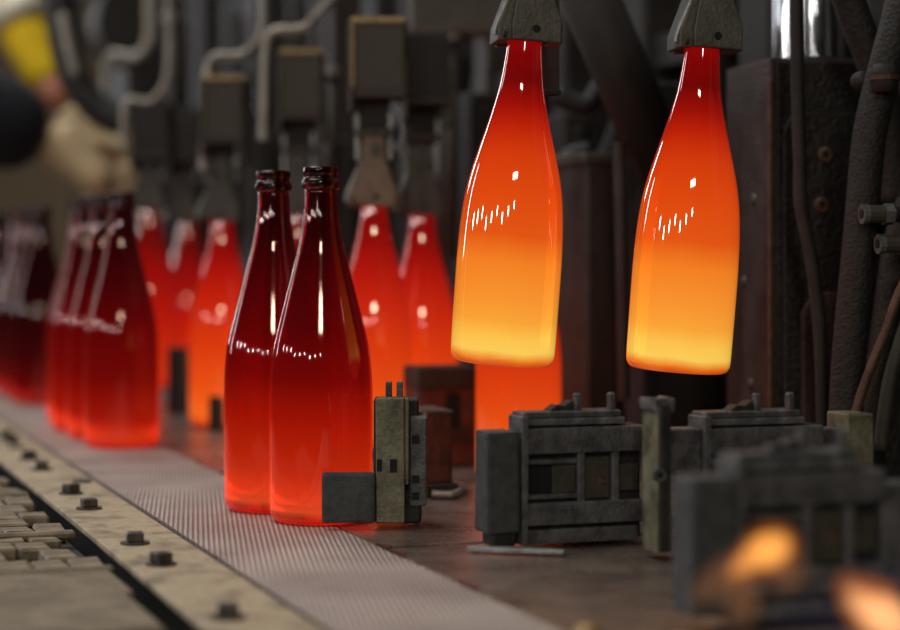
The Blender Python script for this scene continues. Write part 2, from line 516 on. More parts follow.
# ---- lugged cast mat on the near side of the rail
mat_ = empty('cast_lug_mat', st(1.9, 0.12, -0.006), AZ, 'dusty cast walkway mat with staggered brick-like lugs at the lower left', 'floor mat')
MB().box(-0.26, 0.130, -0.70, 0.8, -0.030, -0.007).build('mat_base', M['gap'], mat_)
lug_meshes = []
for k in range(6):
    q = MB().box(-0.0122, 0.0122, -0.0205, 0.0205, -0.0065, 0.004, 0.0018, 1)
    q.rough(0.0006, k)
    lug_meshes.append(q.mesh('lug', M['lug']))
nl = 0
smooth_edge = -0.335
for row in range(60):
    y = -0.405 + row * 0.0485
    if y > 0.75: break
    x = 0.116 - (0.013 if row % 2 else 0.0)
    if row in (5, 13, 14, 22): x -= 0.012
    while x > -0.245:
        P = mat_.matrix_world if False else st(1.9 + y, 0.12 + x, -0.03)
        pxl = 450 + F * P.x / P.y
        if pxl > -170 and nl < 296:
            rnd = random.Random(row * 100 + int(x * 1000))
            if rnd.random() > 0.04:
                g = mesh_obj('lug', lug_meshes[rnd.randrange(6)], mat_, (x, y + rnd.uniform(-.003, .003), rnd.uniform(-0.0008, 0.0008)))
                g.rotation_euler = (R(rnd.uniform(-3, 3)), R(rnd.uniform(-2, 2)), R(rnd.uniform(-3, 3)))
                nl += 1
        x -= 0.0265
    if nl >= 296: break
# smooth cover plates closing the mat at the front
for (x0, x1, y0, y1, z1) in ((-0.26, 0.118, -0.70, -0.552, 0.006), (-0.26, 0.126, -0.549, -0.440, 0.004)):
    MB().box(x0, x1, y0, y1, -0.004, z1, 0.003, 2).build('cover_plate', M['lug'], mat_)
for (x0, x1, y0, z) in ((0.045, 0.130, -0.452, 0.006), (0.065, 0.131, -0.262, 0.007), (0.05, 0.130, 0.02, 0.007), (-0.02, 0.10, 0.21, 0.007)):
    MB().box(x0, x1, y0, y0 + 0.012, 0.0, z, 0.002, 1).build('cross_bar', M['lug'], mat_)

# ================================================================== BOTTLES
PROF = [(0.0, 0.006), (0.020, 0.004), (0.030, 0.0015), (0.036, 0.0), (0.0400, 0.0012), (0.0425, 0.0045), (0.0435, 0.010), (0.0438, 0.034), (0.0440, 0.076),
        (0.0438, 0.110), (0.0428, 0.130), (0.0413, 0.145), (0.0378, 0.161), (0.0340, 0.176), (0.0307, 0.189), (0.0271, 0.203), (0.0231, 0.2186),
        (0.0198, 0.232), (0.0173, 0.2445), (0.0154, 0.257), (0.0145, 0.269), (0.0139, 0.282)]
HANG = PROF[:9] + [(0.0438, 0.093), (0.0432, 0.111), (0.0420, 0.128), (0.0402, 0.143), (0.0373, 0.158), (0.0338, 0.1715), (0.0299, 0.186),
                   (0.0253, 0.2025), (0.0213, 0.2186), (0.0184, 0.232), (0.0167, 0.2445), (0.0153, 0.257), (0.0145, 0.269), (0.0139, 0.282)]
FIN = [(0.0139, 0.281), (0.0152, 0.2815), (0.0164, 0.2835), (0.0166, 0.2865), (0.0158, 0.2890), (0.0146, 0.2900), (0.0144, 0.2930), (0.0152, 0.2945),
       (0.0153, 0.2985), (0.0140, 0.3000), (0.0112, 0.3000), (0.0100, 0.2985), (0.0098, 0.281)]


def refine(prof, k=3):
    out = []
    for i in range(len(prof) - 1):
        p0, p1, p2, p3 = [Vector((*prof[j], 0)) for j in (max(i - 1, 0), i, i + 1, min(i + 2, len(prof) - 1))]
        for q in range(k):
            u = q / k
            c = 0.5 * ((2 * p1) + (p2 - p0) * u + (2 * p0 - 5 * p1 + 4 * p2 - p3) * u * u + (3 * p1 - p0 - 3 * p2 + p3) * u ** 3)
            out.append((max(c.x, 0.0), c.y))
    out.append(prof[-1])
    return out


def body_mesh(prof, mat):
    outer = refine(prof)
    inner = [(max(r - 0.0036, 0.0), z) for r, z in outer if z > 0.008]
    inner = [(0.0, 0.0125), (0.02, 0.0110), (0.034, 0.0100)] + inner[2:]
    return MB().lathe(outer + inner[::-1], 56).mesh('bottle_body', mat, True)


def fin_mesh(mat):
    return MB().lathe(refine(FIN, 3) , 40, closed=True).mesh('neck_finish', mat, True)


BODY, FINI = {}, {}


def bottle(loc, kind, label, group=None, tilt=None, turn=0.0):
    prof = HANG if kind == 'hot' else PROF
    if kind not in BODY:
        BODY[kind] = body_mesh(prof, M[kind]); FINI[kind] = fin_mesh(M['finish_dark' if kind in ('cool', 'cooler', 'coolest') else kind])
    e = empty('glass_bottle', loc, turn, label, 'bottle', group)
    if tilt:
        e.rotation_euler = tilt
    mesh_obj('bottle_body', BODY[kind], e)
    mesh_obj('neck_finish', FINI[kind], e)
    return e


# two hot bottles hanging from the jaws (swinging a little)
HY = 1.67
for (tx, ty, bx, label) in ((524.5, 42, 502.0, 'bright orange glowing bottle hanging from the jaws, left of the two hanging'),
                            (701.5, 49, 677.5, 'bright orange glowing bottle hanging in front of the dark column, right of the two hanging')):
    grip = at(tx, ty, HY)
    ang = math.atan((tx - bx) / 320.0)
    d = Vector((math.sin(ang), 0, math.cos(ang)))
    bottle(grip - d * 0.269, 'hot', label, 'bottles hanging from take-out jaws', tilt=(R(1.0), ang, 0))

# two bottles just pushed out on to the belt
bottle(Vector((-0.1098, 1.702, 0.0006)), 'cool', 'nearest dark red standing bottle, black pusher finger across its lower right', 'red bottles at the near end of the belt')
bottle(Vector((-0.1570, 1.780, 0.0006)), 'cool', 'dark red standing bottle just behind and left of the nearest one', 'red bottles at the near end of the belt')

# row further down the belt
p0 = Vector((-0.3885, 2.368, 0.0006))
words = ['front bottle of the dark red row on the left of the belt', 'second bottle of the dark red row on the left, half hidden by the first',
         'third bottle of the dark red row on the left, a sliver showing behind the second', 'fourth bottle of the dark red row on the left, hindmost sliver']
for i, (dx, dy) in enumerate(((0, 0), (-0.042, 0.112), (-0.083, 0.222), (-0.111, 0.33))):
    bottle(p0 + Vector((dx, dy, 0)), 'cooler', words[i], 'bottle row on the belt')
words = ['very dark red bottle near the left edge, rightmost of its blurred cluster', 'very dark red bottle at the left edge, middle of its blurred cluster',
         'very dark red bottle at the left edge, third back in its blurred cluster', 'very dark red bottle cut by the left picture edge, farthest of its cluster',
         'red bottle mostly outside the left picture edge behind the blurred cluster']
for i, (px, Y) in enumerate(((41, 3.06), (31, 3.18), (22, 3.30), (2, 3.45), (-14, 3.62))):
    q = at(px, HOR, Y)
    bottle(Vector((q.x, Y, 0.0006)), 'coolest', words[i], 'dark bottle cluster at the left edge')

# bottles on or above the machine table, still hot
hot_list = []
for (px, gy, Y, kind, label) in (
        (374, 205, 2.25, 'warm', 'orange red bottle held by the brown jaws just right of the nearest standing bottle'),
        (422, 214, 2.37, 'warm', 'orange red bottle behind the rusty block, left of the left hanging bottle'),
        (299, 213, 2.56, 'warm_red', 'red bottle hidden behind the two nearest standing bottles, a strip of its neck showing'),
        (222, 220, 2.65, 'warm', 'orange bottle with blurred outline standing left of the two nearest bottles'),
        (150, 209, 3.02, 'warm_red', 'blurred red bottle right behind the front bottle of the left row'),
        (188, 222, 3.25, 'warm_red', 'blurred red bottle between the left row and the orange blurred bottle')):
    g = at(px, gy, Y)
    base = max(g.z - 0.269, 0.001)
    bottle(Vector((g.x, Y, base)), kind, label, 'hot bottles at the machine table')
    hot_list.append(Vector((g.x, Y, base + 0.269)))
q = at(518.5, HOR, 2.03)
bottle(Vector((q.x, 2.03, 0.0005)), 'warm', 'orange glowing bottle standing behind the left hanging bottle and the pusher block', 'hot bottles at the machine table')

# ================================================================== TAKE-OUT ARMS
def jaw_set(e, jawmat, k=1.0):
    """two jaws closed around the neck: origin on the neck axis at the jaws' underside"""
    # front jaw plate, tapering to the top
    fr = [(-0.0170, 0.0), (0.024, -0.003), (0.0245, 0.016), (0.0165, 0.040), (0.013, 0.050), (-0.0095, 0.050), (-0.0170, 0.014)]
    j = MB().prism(fr, -0.0235, -0.0145, 'xz', 0.0012)
    jf = j.build('jaw', jawmat, e)
    MB().tube([(0.003, -0.0242, 0.0085), (0.003, -0.0215, 0.0085)], 0.0033, 12, 0).build('screw_hole', M['hole'], jf)
    bk = MB().prism([(-p[0], p[1]) for p in fr], 0.0145, 0.0235, 'xz', 0.0012)
    bk.build('jaw', jawmat, e)
    # cheeks that join the plates left and right of the neck
    MB().prism([(-0.029, -0.001), (-0.0165, 0.0), (-0.0165, 0.014), (-0.009, 0.048), (-0.0145, 0.048), (-0.0285, 0.012)], -0.021, 0.0225, 'xz', 0.0012).build('jaw_cheek', jawmat, e)
    MB().prism([(0.0165, -0.001), (0.027, -0.003), (0.027, 0.014), (0.0175, 0.044), (0.0120, 0.044), (0.0165, 0.014)], -0.013, 0.0225, 'xz', 0.0012).build('jaw_cheek', jawmat, e)
    MB().tube([(-0.0305, -0.016, 0.004), (-0.0285, -0.016, 0.014), (-0.0115, -0.016, 0.050)], 0.0022, 8, 2).build('jaw_spring_rod', M['link'], e)
    MB().tube([(-0.0250, -0.0245, 0.006), (-0.0220, -0.0245, 0.006)], 0.004, 10, 0).build('jaw_screw', M['bolt'], e)
    return e


def takeout_arm(loc, jawmat, label, hk=1.0, hz=0.0, rod=None, rz=0.0, springs=False, trim=True):
    e = empty('takeout_arm', loc, rz, label, 'machine arm', 'bottle take-out arms')
    jaw_set(e, jawmat)
    # clevis and links above the jaws
    cl = MB().prism([(-0.012, 0.046), (0.012, 0.046), (0.014, 0.060), (0.010, 0.082), (-0.010, 0.082), (-0.014, 0.060)], -0.012, 0.012, 'xz', 0.0015)
    cl.build('clevis', jawmat, e)
    MB().tube([(0.003, -0.0165, 0.062), (0.003, 0.0165, 0.062)], 0.0062, 14, 0).build('pivot_bolt', M['bolt'], e)
    for sx in (-1, 1):
        MB().prism([(sx * 0.0160, 0.050), (sx * 0.0205, 0.050), (sx * 0.0215, 0.112 + hz), (sx * 0.0165, 0.112 + hz)], -0.009, 0.009, 'xz', 0.001).build('link_plate', M['link'], e)
    if springs: MB().tube([(0.026, -0.004, 0.066), (0.033, -0.004, 0.075), (0.031, -0.004, 0.12 + hz)], 0.004, 8, 3).build('spring_link', M['link'], e)
    if springs: MB().tube([(0.020, -0.004, 0.066), (0.030, -0.004, 0.060), (0.037, -0.004, 0.036), (0.026, -0.004, 0.006)], 0.0038, 8, 3).build('spring_link', M['link'], e)
    MB().tube([(-0.0200, -0.012, 0.090 + hz), (0.0200, -0.012, 0.090 + hz)], 0.0045, 10, 0).build('cross_pin', M['bolt'], e)
    MB().prism([(-0.015, 0.080), (0.015, 0.080), (0.0185, 0.128 + hz), (-0.0185, 0.128 + hz)], -0.008, 0.010, 'xz', 0.002).build('cylinder_rod_head', M['soot_dark'], e)
    # housing
    h0, h1 = 0.122 + hz, 0.214 + hz
    x0, x1 = -0.024 * hk, 0.036 * hk
    hb = MB().box(x0, x1, -0.034, 0.036, h0 + 0.012, h1, 0.003, 2)
    ho = hb.build('arm_housing', M['arm_face' if trim else 'machine'], e)  # untrimmed arms take the darker machine colour
    if trim: MB().box(x0 - 0.001, x1 + 0.001, -0.036, 0.038, h1 - 0.004, h1 + 0.002, 0.0012, 1).build('housing_edge', M['brass'], ho)
    MB().box(x0 - 0.0035, x0 + 0.002, -0.0365, 0.036, h0 - 0.012, h1 + 0.001, 0.0015, 1).build('housing_side_plate', M['arm_grey'], ho)
    if springs: MB().box(x0 + 0.0005, x0 + 0.0035, -0.0375, -0.030, h0 + 0.016, h1 - 0.002, 0.0008, 1).build('housing_edge', M['brass'], ho)
    MB().box(x0 + 0.002, x1 + 0.001, -0.036, 0.030, h0 + 0.005, h0 + 0.013, 0.001, 1).build('housing_foot', M['machine_brown'], ho)
    MB().box(x1 - 0.004, x1 + 0.003, -0.030, 0.034, h0 - 0.020, h0 + 0.05, 0.0015, 1).build('housing_side_plate', M['arm_grey'], ho)
    if rod:
        MB().tube(rod, 0.0060, 10, 3).build('bent_rod', M['tube'], e)
    # beam that carries the arm back to the machine
    MB().box(-0.016 * hk, 0.028 * hk, 0.030, 0.095, h1 - 0.045, h1 - 0.006, 0.003, 1).build('carrier_beam', M['machine'], e)
    return e


# the two near arms (only their jaws reach into the picture)
takeout_arm(at(528, 42, HY), M['jaw'], 'grey take-out jaws gripping the left hanging bottle', rz=AZ * 0.4)
takeout_arm(at(707, 49, HY), M['jaw'], 'grey take-out jaws gripping the right hanging bottle', rz=AZ * 0.4)
# row of arms further back
def rod_pts(loc, pix, Y):
    return [at(px, py, Y) - loc for px, py in pix]
L = hot_list
takeout_arm(L[0], M['jaw_brown'], 'take-out arm with brass edged box and brown jaws, beside the nearest bottle neck', springs=True, hz=-0.009)
takeout_arm(L[1], M['arm_grey'], 'dark take-out arm holding the bottle behind the rusty block', hk=0.9, trim=False)
takeout_arm(L[2], M['arm_grey'], 'blurred take-out arm with brass topped box above the two nearest bottle necks', hk=0.88, hz=-0.010,
            rod=rod_pts(L[2], [(263, 140), (264, 95), (266, 45), (275, 31), (302, 29), (318, 14), (336, -6)], 2.54))
takeout_arm(L[3], M['arm_grey'], 'blurred take-out arm with bent rod holding the orange bottle on the left', hk=0.88, hz=-0.028,
            rod=rod_pts(L[3], [(203, 170), (206, 110), (208, 68), (218, 56), (242, 55), (262, 34), (263, -8)], 2.64))
takeout_arm(L[4], M['arm_grey'], 'blurred grey take-out arm above the front bottle of the left row', hk=0.9, hz=-0.055, trim=False,
            rod=rod_pts(L[4], [(124, 150), (125, 108), (132, 100), (150, 102), (166, 82), (170, 50), (168, -8)], 2.99))
takeout_arm(L[5] + Vector((-0.005, 0.0, 0)), M['arm_grey'], 'hindmost blurred take-out arm over the red bottle between row and orange bottle', hk=0.8, hz=-0.03, trim=False)

# loose bent feed tube further left
o = MB().tube([at(x, y, 3.45) for x, y in [(95, 126), (106, 112), (107, 70), (113, 56), (135, 58), (149, 42), (150, 10), (150, -12)]], 0.0105, 10, 3).build('bent_feed_tube', M['tube'])
tag(o, 'blurred grey bent tube next to the glove at the upper left', 'tube')

# ================================================================== PUSHERS
def pusher_body(e, dx=0.0):
    """cast pusher carriage seen from the front: origin at lower left front corner, x right, y away, z up"""
    W, D, H = 0.1033, 0.030, 0.1017
    MB().box(0.030, W - 0.004, D - 0.002, 0.075, 0.0, 0.070, 0.003, 1).build('slide_base', M['soot_dark'], e)
    c = MB()
    c.box(0.003, W, 0.010, D, 0.002, 0.090)                     # core
    core = c.build('carriage_core', M['soot_dark'], e)
    MB().box(0.0, 0.0055, -0.001, D, 0.0, 0.099, 0.001, 1).rough(0.0004, 1).build('end_flange', M['soot'], e)
    MB().box(0.004, W, 0.0, 0.02, 0.070, 0.0895, 0.0015, 2).rough(0.0003, 2).build('upper_rail', M['soot'], e)
    MB().box(0.004, W, 0.0, 0.02, 0.0145, 0.0320, 0.0015, 2).rough(0.0003, 3).build('lower_rail', M['soot'], e)
    MB().box(0.004, W - 0.004, 0.003, 0.02, 0.0, 0.0115, 0.0015, 2).build('foot_rail', M['soot'], e)
    MB().box(0.001, 0.088, 0.002, D, 0.091, 0.0965, 0.001, 1).rough(0.0004, 5).build('top_strip', M['soot'], e)
    MB().box(0.003, 0.086, 0.006, D, 0.0965, 0.1017, 0.001, 1).rough(0.0004, 6).build('top_strip', M['soot'], e)
    for x in (0.0475, 0.0765):
        MB().box(x, x + 0.006, 0.002, 0.014, 0.030, 0.072, 0.001, 1).build('post', M['soot'], e)
        MB().box(x + 0.001, x + 0.0065, 0.010, 0.017, 0.100, 0.1150, 0.0012, 1).build('peg', M['soot'], e)
    MB().prism([(0.026, 0.101), (0.034, 0.1065), (0.040, 0.1055), (0.047, 0.110), (0.050, 0.101)], 0.012, 0.026, 'xz', 0.001).build('weld_lump', M['soot_dark'], e)
    for z in (0.0345, 0.0615):
        MB().box(0.006, 0.048, 0.003, 0.012, z, z + 0.004, 0.0008, 1).build('pocket_ledge', M['soot'], e)
    MB().box(0.0095, 0.0275, 0.0085, 0.011, 0.0395, 0.059).build('pocket_hole', M['hole'], e)
    MB().box(0.028, 0.0475, 0.0065, 0.011, 0.038, 0.0615, 0.001, 1).build('pocket_plate', M['pocket'], e)
    MB().box(0.054, 0.0760, 0.0060, 0.011, 0.033, 0.066, 0.001, 1).build('pocket_plate', M['pocket'], e)
    MB().box(0.0665, 0.0725, 0.0050, 0.0075, 0.044, 0.050, 0.001, 1).build('rust_stub', M['pipe_rust'], e)
    MB().box(0.084, W - 0.002, 0.0065, 0.011, 0.038, 0.060, 0.001, 1).build('pocket_plate', M['pocket'], e)


def pusher_pad(e, x1=-0.004):
    """graphite faced block in front of the carriage"""
    MB().box(x1 - 0.027, x1, -0.001, 0.028, 0.0100, 0.0880, 0.003, 2).rough(0.0005, 9).build('pusher_pad', M['pad'], e)
    MB().box(x1 - 0.022, x1 - 0.001, 0.002, 0.024, 0.0, 0.011, 0.002, 1).build('pad_foot', M['soot_dark'], e)


def pusher_post(e, x, y=-0.03):
    """olive worn guide post with a screw eye"""
    MB().box(x, x + 0.0095, y, y + 0.027, 0.002, 0.112, 0.0012, 1).rough(0.0004, 11).build('guide_post', M['soot_dark'], e)
    MB().box(x - 0.0022, x + 0.0004, y + 0.001, y + 0.027, 0.002, 0.108, 0.0006, 1).build('guide_face', M['olive'], e)
    hd = MB().box(x - 0.004, x + 0.0125, y + 0.001, y + 0.028, 0.106, 0.1165, 0.002, 2)
    hd.rough(0.0012, 13); hd.build('post_cap', M['soot'], e)
    MB().lathe([(0.0022, 0), (0.0052, 0), (0.0052, 0.004), (0.0022, 0.004)], 16, closed=True).build('screw_eye', M['soot'], e).matrix_local = \
        Matrix.Translation((x - 0.001, y + 0.001, 0.060)) @ Matrix.Rotation(R(90), 4, 'X')
    MB().lathe([(0, 0), (0.0024, 0), (0.0024, 0.003), (0, 0.003)], 12).build('screw_eye_core', M['hole'], e).matrix_local = \
        Matrix.Translation((x - 0.001, y + 0.0005, 0.060)) @ Matrix.Rotation(R(90), 4, 'X')


pb = empty('bottle_pusher', at(522, 548, 1.53), AZ, 'sooty pusher carriage with pockets and graphite pad, below the left hanging bottle', 'pusher', 'bottle pushers')
pb.location.z = 0.003
pusher_body(pb); pusher_pad(pb, -0.002); pusher_post(pb, 0.0783, -0.0803)
pb2 = empty('bottle_pusher', at(705, 545, 1.53), AZ, 'sooty pusher carriage below the dark column, behind the blurred foreground pusher', 'pusher', 'bottle pushers')
pb2.location.z = 0.003
pusher_body(pb2)
MB().box(-0.030, 0.0, 0.006, 0.028, 0.055, 0.0895, 0.001, 1).build('connecting_bar', M['soot'], pb2)
MB().box(0.1033, 0.123, 0.006, 0.028, 0.055, 0.086, 0.001, 1).build('connecting_bar', M['soot'], pb2)
MB().box(0.122, 0.146, -0.004, 0.030, 0.040, 0.0985, 0.0015, 1).rough(0.0005, 4).build('end_block', M['olive'], pb2)
pc = empty('bottle_pusher', at(737, 600, 1.205), AZ, 'out of focus grey pusher carriage in the lower right foreground behind the flames', 'pusher', 'bottle pushers')
pc.location.z = 0.003
pusher_body(pc)
MB().box(-0.031, -0.001, -0.003, 0.026, 0.006, 0.0890, 0.003, 2).build('pusher_pad', M['pad'], pc)
MB().box(0.1033, 0.150, 0.004, 0.028, 0.0, 0.080, 0.002, 1).build('connecting_bar', M['soot'], pc)

# swung pusher that holds the nearest bottle: finger in front, olive plate, grey side block
pa = empty('bottle_pusher', at(376, 520, 1.645), 0.0, 'swung pusher with olive plate and black finger across the nearest bottle', 'pusher', 'bottle pushers')
pa.location.z = 0.004
S = 1.645 / F
MB().box(-54 * S, -0.5 * S, -0.006, 0.003, 2 * S, 53 * S, 0.003, 2).build('pusher_finger', M['pad'], pa)
MB().box(0, 29 * S, -0.004, 0.010, 2 * S, 127 * S, 0.001, 1).rough(0.0004, 21).build('guide_plate', M['olive'], pa)
MB().box(28.5 * S, 33 * S, -0.002, 0.010, 40 * S, 127 * S, 0.001, 1).build('guide_plate_edge', M['olive'], pa)
MB().box(1 * S, 6 * S, -0.0055, -0.003, 54 * S, 66 * S).build('slot', M['hole'], pa)
MB().box(14 * S, 21 * S, -0.0055, -0.003, 53 * S, 66 * S).build('slot', M['hole'], pa)
MB().box(-3 * S, 42 * S, 0.010, 0.050, 20 * S, 124 * S, 0.001, 1).build('carriage_core', M['soot_dark'], pa)
MB().box(33 * S, 51 * S, 0.002, 0.055, 18 * S, 108 * S, 0.0015, 1).rough(0.0004, 22).build('side_block', M['soot'], pa)
for (z0, z1) in ((81, 89), (42, 49), (25, 32)):
    MB().box(36 * S, 43 * S, 0.0005, 0.003, z0 * S, z1 * S).build('slot', M['hole'], pa)
for x in (9, 20):
    MB().box(x * S, (x + 6.5) * S, 0.012, 0.018, 122 * S, 142 * S, 0.0008, 1).build('peg', M['soot'], pa)
MB().box(-2 * S, 45 * S, 0.006, 0.05, 0.0, 22 * S, 0.002, 1).build('foot', M['soot_dark'], pa)

# rusty block and dark stand between the swung pusher and the near carriage
e = empty('rusty_mould_block', at(424, 488, 1.86), AZ, 'rust brown block with thin grey top edge right of the swung pusher', 'machine block')
e.location.z = 0.0
S = 1.86 / F
MB().box(0, 30 * S, 0, 0.06, 14 * S, 84 * S, 0.002, 2).rough(0.0006, 31).build('block', M['rust'], e)
MB().box(-4 * S, 31 * S, -0.001, 0.061, 84 * S, 87 * S, 0.0008, 1).rough(0.0004, 32).build('top_edge', M['arm_grey'], e)  # grey strip along the top of the block
MB().box(-2 * S, 36 * S, -0.004, 0.07, 0.0, 14 * S, 0.002, 1).build('foot', M['soot_dark'], e)
MB().tube([(4 * S, -0.012, 0.005), (22 * S, -0.016, 0.004), (34 * S, -0.010, 0.006)], 0.0035, 8, 2).build('scrap_wire', M['link'], e)
MB().lathe([(0, 0), (0.010, 0), (0.012, 0.006), (0.008, 0.011), (0, 0.013)], 14, c=(40 * S, 0.015, 0.0)).build('nut', M['link'], e)
e = empty('mould_stand', at(418, 470, 2.12), AZ, 'dark brown stand hidden between two orange bottles and the near carriage', 'machine block')
e.location.z = 0.0
S = 2.12 / F
MB().box(0, 62 * S, 0, 0.05, 0, 92 * S, 0.002, 1).build('stand_body', M['rust'], e)
MB().box(-1 * S, 63 * S, -0.003, 0.05, 78 * S, 101 * S, 0.003, 2).build('stand_top', M['machine_brown'], e)
MB().box(30 * S, 44 * S, -0.002, 0.01, 38 * S, 74 * S).build('slot', M['hole'], e)
for z in (26, 34):
    MB().box(0, 62 * S, -0.003, 0.05, z * S, (z + 4) * S, 0.001, 1).build('stand_rib', M['machine_brown'], e)

# far pusher pads by the blurred orange bottle and further down
for (px, py, Y, w_, h_, label) in ((209, 434, 2.60, 13, 33, 'small black pusher finger at the foot of the blurred orange bottle'),
                                   (168, 408, 2.86, 20, 66, 'blurred dark block standing right of the front bottle of the left row')):
    e = empty('pusher_finger_block', at(px, py, Y), AZ * 0.5, label, 'pusher')
    e.location.z = 0.0
    S = Y / F
    MB().box(0, w_ * S, 0, 0.02, 0.0, h_ * S, 0.003, 2).build('finger', M['soot_dark'], e)
    MB().box(0.001, w_ * S - 0.001, 0.012, 0.05, 0.0, h_ * S * 0.6, 0.002, 1).build('finger_root', M['soot'], e)
    MB().box(w_ * S * 0.7, w_ * S + 0.003, -0.003, 0.015, 0.0, h_ * S * 0.9, 0.001, 1).build('finger_edge', M['arm_grey'], e)

# scraps of steel on the table
o = MB().prism([(0, 0), (0.030, -0.004), (0.075, -0.003), (0.078, 0.002), (0.03, 0.012), (0.004, 0.008)], 0.0, 0.004, 'xy', 0.001).build('steel_shim', M['link'], loc=ground(466, 552, 0.0), rz=R(-12))
tag(o, 'thin grey steel shim lying under the near pusher pad', 'shim')
o.location.z = 0.0003
o = MB().lathe([(0, 0), (0.010, 0), (0.010, 0.004), (0.006, 0.009), (0, 0.010)], 16).build('brass_knob', M['brass'], smooth=True, loc=ground(588, 640, 0.0))
tag(o, 'small blurred brass knob at the bottom edge of the picture', 'knob')

# ================================================================== RIGHT HAND COLUMN, HOSES
cy = 1.90
cpt = at(770, 57, cy)
col = empty('machine_column', (cpt.x, cpt.y, -0.02), AZ * 0.55, 'tall brown sooty machine column with bolted black front behind the right hanging bottle', 'machine column')
CH = cpt.z + 0.02
MB().box(0.0, 0.30, 0.0, 0.13, 0, CH, 0.0025, 2).build('column_body', M['column'], col)
fr_ = MB().box(0.006, 0.30, -0.004, 0.004, 0.0, CH - 0.004, 0.001, 1).build('front_face', M['column_front'], col)  # front face darker than the column body
# raised panel with rounded corner on the front
S = cy / F
def cz(py): return cpt.z + 0.02 - (py - 57) * S
pan = [(0.010, cz(440)), (0.010, cz(128)), (0.018, cz(116)), (0.026, cz(112)), (0.105, cz(112)), (0.105, cz(440))]
MB().prism(pan, -0.012, -0.003, 'xz', 0.002).build('front_panel', M['column_front'], col)
pan = [(0.026, cz(440)), (0.026, cz(312)), (0.032, cz(300)), (0.044, cz(292)), (0.070, cz(292)), (0.070, cz(440))]
MB().prism(pan, -0.019, -0.011, 'xz', 0.002).build('lower_panel', M['column'], col)
for (px, py) in ((822, 155), (818, 205), (795, 128)):
    bo = MB().lathe([(0.0032, 0.0), (0.0075, 0.0), (0.0075, 0.003), (0.0060, 0.0045), (0.0032, 0.0045)], 14, closed=True).build('panel_bolt', M['pipe_rust'], col)
    bo.matrix_local = Matrix.Translation(((px - 770) * S * 1.02, -0.0115, cz(py))) @ Matrix.Rotation(R(90), 4, 'X')
MB().box(-0.002, 0.002, -0.003, 0.003, 0.0, CH - 0.02, 0.001, 1).build('corner_edge', M['pipe_rust'], col)
for k, (y0, z0) in enumerate(((0.045, 0.30), (0.075, 0.22), (0.055, 0.12))):
    MB().lathe([(0, 0), (0.006, 0), (0.005, 0.003), (0, 0.004)], 12).build('side_bolt', M['bolt'], col).matrix_local = \
        Matrix.Translation((0.0005, y0, z0)) @ Matrix.Rotation(R(-90), 4, 'Y')

e = empty('chrome_cylinder', (at(812, 57, 1.98).x, 1.98, cpt.z + 0.001), 0, 'polished chrome cylinder standing on top of the machine column', 'cylinder')
MB().lathe([(0.0405, 0.004), (0.0405, 0.40)], 64).build('barrel', M['chrome'], e, smooth=True)
MB().lathe([(0, 0), (0.045, 0), (0.045, 0.003), (0.040, 0.004), (0, 0.004)], 48).build('foot_ring', M['soot_dark'], e)


def hose(name, pix, Y, r, mat, label, cat='hose', ribs=0, k=0.0, taper=None):
    pts = [at(px, py, Y + k * i) for i, (px, py) in enumerate(pix)]
    e = empty(name, pts[-1], 0, label, cat)
    MB().tube([p - pts[-1] for p in pts], taper or r, 14, 5).build('hose_body' if cat == 'hose' else 'pipe_body', M[mat], e, smooth=True)
    return e


hose('rubber_cable', [(796, -20), (797, 40), (798, 100), (800, 160), (801, 205), (811, 258), (819, 320), (822, 380), (823, 440)], 1.80, 0.0062, 'hose',
     'thin black rubber cable hanging down the front of the machine column', k=0.004)
h = hose('braided_hose', [(908, -25), (898, 20), (886, 65), (877, 100), (869, 140), (864, 190), (859, 250), (853, 310), (848, 370), (845, 430), (842, 480)], 1.76, 0.0150, 'hose_rough',
         'thick dusty braided hose running down right of the machine column')
hose('upper_hose', [(842, -20), (856, 20), (872, 60), (884, 100), (890, 150), (896, 200)], 1.82, 0.0150, 'hose_rough', 'thick dark hose slanting across the upper right corner', k=0.006)
hose('corner_hose', [(880, -20), (892, 30), (906, 75), (915, 130)], 1.90, 0.0140, 'hose', 'black hose at the extreme upper right corner')
hose('lower_hose', [(908, 200), (896, 250), (889, 300), (882, 350), (875, 400), (870, 470)], 1.84, 0.0130, 'hose_rough', 'dark lumpy hose between the braided hose and the right picture edge')
hose('rusty_pipe', [(912, 265), (898, 296), (884, 335), (868, 375), (856, 412), (850, 450)], 1.70, 0.0042, 'pipe_rust', 'thin rust brown pipe slanting down at the right picture edge', 'pipe')
hose('olive_pipe', [(915, 300), (900, 345), (888, 390), (880, 450)], 1.78, 0.0065, 'pocket', 'thin olive pipe below the rust brown pipe at the right edge', 'pipe')
for (px, py, Y, lab) in ((864, 214, 1.73, 'olive hose fitting lying across the braided hose'), (880, 244, 1.73, 'lower dark hose fitting at the right picture edge')):
    q = at(px, py, Y)
    e = empty('hose_fitting', q, R(12), lab, 'hose fitting')
    MB().tube([(0, 0, 0), (0.020, 0, 0)], 0.0080, 12, 0).build('fitting_body', M['pocket'], e)
    MB().tube([(-0.002, 0, 0), (0.003, 0, 0)], 0.0088, 12, 0).build('fitting_collar', M['soot'], e)
    MB().tube([(-0.003, 0, 0), (-0.0015, 0, 0)], 0.0040, 12, 0).build('fitting_bore', M['hole'], e)
    MB().tube([(0.018, 0, 0), (0.026, 0, 0)], 0.0098, 6, 0).build('fitting_nut', M['soot'], e)
    MB().tube([(0.026, 0, 0), (0.06, 0.02, -0.002)], 0.0070, 10, 0).build('fitting_stub', M['soot_dark'], e)
e = empty('shutoff_valve', at(858, 82, 1.80), 0, 'small round black knob beside the upper end of the braided hose', 'knob')
